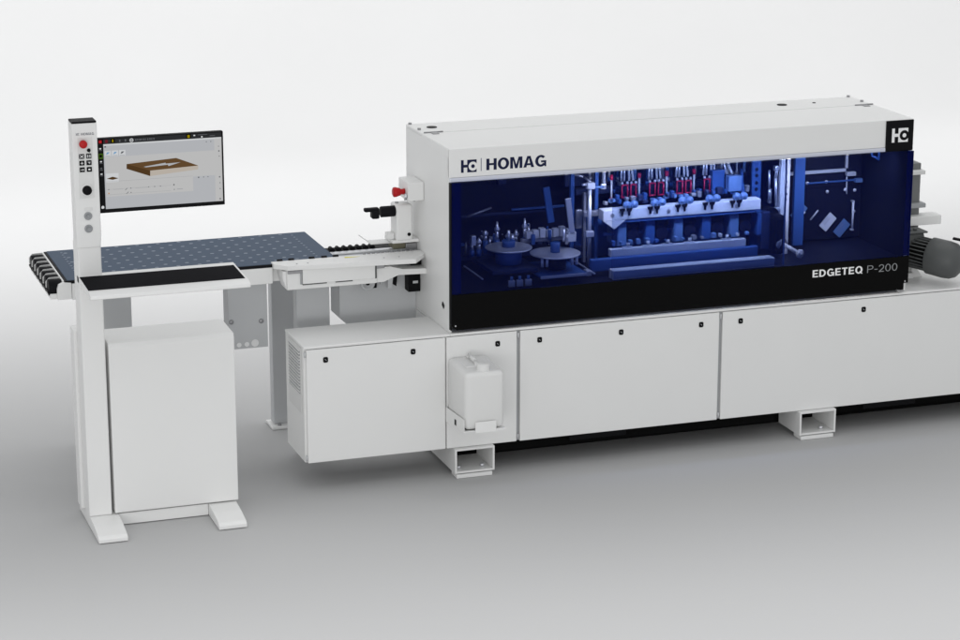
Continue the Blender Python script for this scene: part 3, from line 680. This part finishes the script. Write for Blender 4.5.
D_(143, 298, 8, 'scr_wht', 2, 20); D_(143, 298, 5.5, 'scr_bar', 3, 20); R_(139, 147, 296.5, 299.5, 'scr_wht', 4)
for i, w in enumerate((7, 6, 8, 5, 7, 4, 6, 7, 5, 6)): R_(158+8.4*i, 158+8.4*i+w*.8, 294.5+(i % 2)*.6, 302, 'scr_dk', 2)
R_(371, 391, 290, 308, 'scr_black', 2); R_(376, 386, 293, 305, 'scr_yel', 3); R_(402, 409, 299, 304, 'scr_wht', 2); R_(420, 460, 302, 304, 'scr_dk', 2); R_(434, 440, 291, 297, 'scr_wht', 2); R_(470, 492, 295, 297.5, 'scr_dk', 2)
R_(92, 97, 294, 303, 'scr_dk', 2); R_(115, 121, 294, 304, 'scr_dk', 2)
for u, v, k in ((13, 270, 'scr_wht'), (13, 240, 'scr_grn'), (14, 216, 'scr_wht'), (14, 188, 'scr_dk'), (14, 164, 'scr_wht')):
    R_(u-4, u+4, v-2, v+3, k, 2); R_(u-6, u+6, v-8, v-5.5, 'scr_dk', 2)
R_(6, 23, 228, 250, 'scr_grn', 2); R_(9, 19, 234, 245, 'scr_black', 3)
P_([(8, 21), (14, 19), (20, 22), (19, 30), (13, 32), (8, 28)], 'scr_wht', 2); R_(30, 37, 274, 280, 'scr_dk', 3)
for u in (43, 73, 103):
    R_(u-13, u+13, 236, 260, 'scr_btn', 3); P_([(u-8, 244), (u+2, 247), (u+8, 254), (u-3, 254)], 'scr_blu' if u < 100 else 'scr_dk', 4)
    R_(u-10, u+10, 238, 240, 'scr_line', 4)
P_([(119, 200), (216, 166), (418, 174), (326, 212)], 'scr_wood_top', 3)
P_([(119, 200), (118, 180), (215, 143), (216, 166)], 'scr_wood', 3)
P_([(216, 166), (215, 143), (417, 158), (418, 174)], 'scr_front', 3)
P_([(189, 184), (281, 195), (282, 191), (344, 193), (293, 180), (290, 186), (199, 181)], 'scr_arrow', 4)
for i in range(5): P_([(140+40*i, 199-6*i*.2), (180+40*i, 185+i*2), (181+40*i, 185.6+i*2), (141+40*i, 199.6)], 'scr_wood', 4) if i < 1 else None
R_(31, 84, 128, 165, 'scr_btn', 3); P_([(34, 144), (59, 151), (84, 143), (59, 138)], 'scr_wood', 4)
for u0, u1, v in ((32, 394, 131), (32, 300, 98), (32, 300, 76), (60, 100, 96), (150, 210, 96)): R_(u0, u1, v, v+1.0, 'scr_line', 4)
for u, v in ((418, 124), (439, 124), (458, 124), (507, 27), (506, 250), (507, 230), (508, 208), (313, 100), (314, 80), (133, 98), (133, 80), (207, 98), (232, 98), (256, 98), (507, 120), (508, 95), (508, 70), (455, 272), (474, 272)):
    D_(u, v, 3.2 if u in (418, 507, 313) else 2.2, 'scr_dk', 4)
P_([(108, 92), (118, 100), (119.5, 98.5), (109.5, 90.5)], 'scr_dk', 4); P_([(112, 76), (122, 84), (123.5, 82.5), (113.5, 74.5)], 'scr_dk', 4)
R_(325, 350, 79, 82, 'scr_line', 4); D_(41, 82, 3, 'scr_org', 4); D_(41, 98, 2.4, 'scr_dk', 4)
ui.build('screen', mon)

# desk tray
b = MB(); b.prism([(-.098, 1.103), (-.372, 1.093), (-.404, 1.083), (-.406, 1.068), (-.385, 1.062), (-.098, 1.072)], 'x', -.986, -.325, 'white', .003)
tray = b.build('desk_tray', term)
b = MB(); b.prism([(-.148, 1.1028), (-.352, 1.0955), (-.352, 1.0940), (-.148, 1.1005)], 'x', -.984, -.336, 'blackmat', .0004); b.build('desk_mat', tray)
# pc cabinet
b = MB(); b.prism([(.075, .06), (-.148, .06), (-.148, .786), (-.140, .806), (.075, .812)], 'x', -.877, -.342, 'white', .004); b.build('pc_cabinet', term)
# feet
b = MB(); b.box(-.86, -.474, -.140, -.125, .004, .0545, 'white', .002); b.build('crossbar', term)
for x0, x1 in ((-.984, -.861), (-.473, -.352)):
    b = MB(); b.prism([(-.341, .003), (-.341, .020), (-.325, .030), (-.24, .046), (-.150, .0548), (.055, .0548), (.085, .050), (.115, .028), (.115, .003)], 'x', x0, x1, 'white', .003); b.build('foot', term)

# ------------------------------------------------------------------ INFEED AIR TABLE
tab = thing('infeed_table', 'white table with dotted slate blue bed and black edge rollers behind the terminal', 'table', (-.33, .7, 0))
b = MB(); b.box(-.945, .275, .422, .992, .938, .950, 'bed', .003)
n = 0
for k in range(23):
    x = .1495-.0485*k
    for j in range(6):
        y = .520+.0895*j-(.045 if k % 2 else 0)
        if -.90 < x and .45 < y < .98:
            i = b.mi('nozzle'); r = .0085
            f = b.bm.faces.new([b.bm.verts.new((x+r*1.15*math.cos(q*math.pi/5), y+r*math.sin(q*math.pi/5), .9506)) for q in range(10)]); f.material_index = i
for xx in (.198, -.885):
    for j in range(11):
        i = b.mi('nozzle'); r = .006; y = .50+.0435*j
        f = b.bm.faces.new([b.bm.verts.new((xx+r*math.cos(q*math.pi/5), y+r*math.sin(q*math.pi/5), .9507)) for q in range(10)]); f.material_index = i
b.build('table_bed', tab)
b = MB(); b.box(-.952, .20, .412, .4215, .936, .9485, 'rubber', .002); b.box(-.957, -.9455, .412, .99, .936, .9485, 'rubber', .002); build_each(b, 'bed_edge', tab)
b = MB(); b.box(-.928, -.03, .408, .430, .862, .9355, 'white', .003); b.box(-.03, .27, .445, .46, .862, .9355, 'white', .003)
b.box(-.928, .27, .97, .988, .862, .9355, 'white', .003); b.box(.25, .268, .461, .9695, .862, .9355, 'white', .003)
b.box(-.928, -.915, .4305, .9695, .862, .9355, 'white', .003)
b.box(-.91, .245, .5, .95, .925, .9375, 'grey', 0)
b.build('table_frame', tab)
b = MB(); b.prism([(-.992, .868), (-.930, .868), (-.930, .940), (-.965, .944), (-.985, .935), (-.992, .915)], 'y', .405, .425, 'white', .002)
b.box(-1.02, -.932, .426, .985, .868, .892, 'white', .002); b.box(-.966, -.958, .4255, .985, .892, .948, 'white', .002)
re = b.build('roller_edge', tab)
for i in range(7):
    y = .462+.078*i
    b = MB(); b.cyl((-1.024, y, .914), (-.968, y, .914), .0365, 'rubber', seg=20, bev=.004); b.box(-1.03, -.97, y-.03, y+.03, .893, .905, 'black', .002); ro = b.build('roller', re)
    b = MB(); b.prism([(-1.028, .905), (-1.027, .932), (-1.012, .948), (-.967, .950), (-.967, .905)], 'y', y+.038, y+.0405, 'white'); b.build('roller_divider', ro)
for x0, x1, y0, y1 in ((.100, .256, .50, .56), (.104, .262, .985, 1.05), (-.812, -.654, .50, .56), (-.765, -.66, .985, 1.05)):
    b = MB(); b.box(x0, x1, y0, y1, .015, .8615 if y0 < .9 else .858, 'lgrey', .003); lg = b.build('leg', tab)
    b = MB(); b.box(x0-(.022 if y0 > .9 else -.01), x1+.03, y0-(.05 if y0 > .9 else -.005), y1+.02, .001, .0145, 'white', .003); b.build('base_plate', lg)
    b = MB(); b.cyl((x0+.02, y0-.025, .0148), (x0+.02, y0-.025, .022), .009, 'steel', seg=6)
    if y0 > .9: b.build('anchor_bolt', lg)
b = MB(); b.box(-.216, -.036, .50, .60, .545, .8615, 'lgrey', .002); cb = b.build('control_box', tab)
b = MB()
for x, z in ((-.204, .675), (-.066, .668)): b.lathe((x, .4995, z), (0, -1, 0), [(0, .011), (.002, .011), (.005, .006), (.005, .001)], 'steel', 20)
build_each(b, 'box_screw', cb)
b = MB()
for x, r in ((-.171, .011), (-.135, .011), (-.097, .017)): b.cyl((x, .4995, .565+(.003 if r > .012 else 0)), (x, .4975, .565+(.003 if r > .012 else 0)), r, 'wlogo', seg=28)
build_each(b, 'box_port', cb)

# ------------------------------------------------------------------ lights
W = bpy.data.worlds.new('World'); S.world = W; W.use_nodes = True
bg = W.node_tree.nodes['Background']; bg.inputs[0].default_value = (.97, .985, 1, 1); bg.inputs[1].default_value = .62

def area(name, loc, target, sx, sy, power, col=(1, 1, 1), spread=180, turn=None):
    l = bpy.data.lights.new(name, 'AREA'); l.shape = 'RECTANGLE'; l.size = sx; l.size_y = sy; l.energy = power; l.color = col; l.spread = math.radians(spread)
    o = bpy.data.objects.new(name, l); COL.objects.link(o); o.location = loc
    d = Vector(target)-Vector(loc); o.rotation_euler = d.to_track_quat('-Z', 'Y').to_euler() if turn is None else (0, 0, math.radians(turn)); return o
area('softbox_overhead', (2.2, 2.2, 6.0), (1.0, .8, 0), 7, 3, 60)
area('softbox_backdrop', (1.0, 6.0, 5.5), (1.0, 10, 1.3), 26, 2, 990)
area('softbox_front', (-3.5, -10.0, 1.1), (1.0, 0, .9), 7, 1.8, 198)
area('machine_work_light', (1.95, .095, 1.335), (1.95, .36, .98), 1.0, .05, 5.4, col=(1, .97, .94), spread=125)
area('machine_work_light', (2.72, .10, 1.335), (2.72, .40, .98), .34, .05, 1.7, col=(1, .97, .94), spread=125)
area('machine_work_light', (1.12, .10, 1.335), (1.12, .36, .95), .6, .05, .55, col=(1, .97, .94), spread=125)
area('softbox_rear_floor', (1.0, 4.5, 5.0), (1.0, 4.5, 0), 20, 3, 95, spread=80)
area('softbox_foreground', (.3, -2.5, 3.0), (0, -3.3, 0), 18, 2.6, 80, spread=74, turn=-8)

# ------------------------------------------------------------------ camera
cam = bpy.data.cameras.new('camera'); co = bpy.data.objects.new('camera', cam); COL.objects.link(co); S.camera = co
cam.sensor_fit = 'HORIZONTAL'; cam.sensor_width = 36; cam.lens = 2407.9*36/960
co.location = (-2.5559, -9.7639, 3.5263); co.rotation_euler = (1.3058, 0, -.3319)
cam.clip_start = .1; cam.clip_end = 200

S.view_settings.view_transform = 'Standard'; S.view_settings.look = 'None'; S.view_settings.exposure = .13; S.view_settings.gamma = 1
S.render.engine = 'CYCLES'
S.cycles.transparent_max_bounces = 16
S.cycles.max_bounces = 8
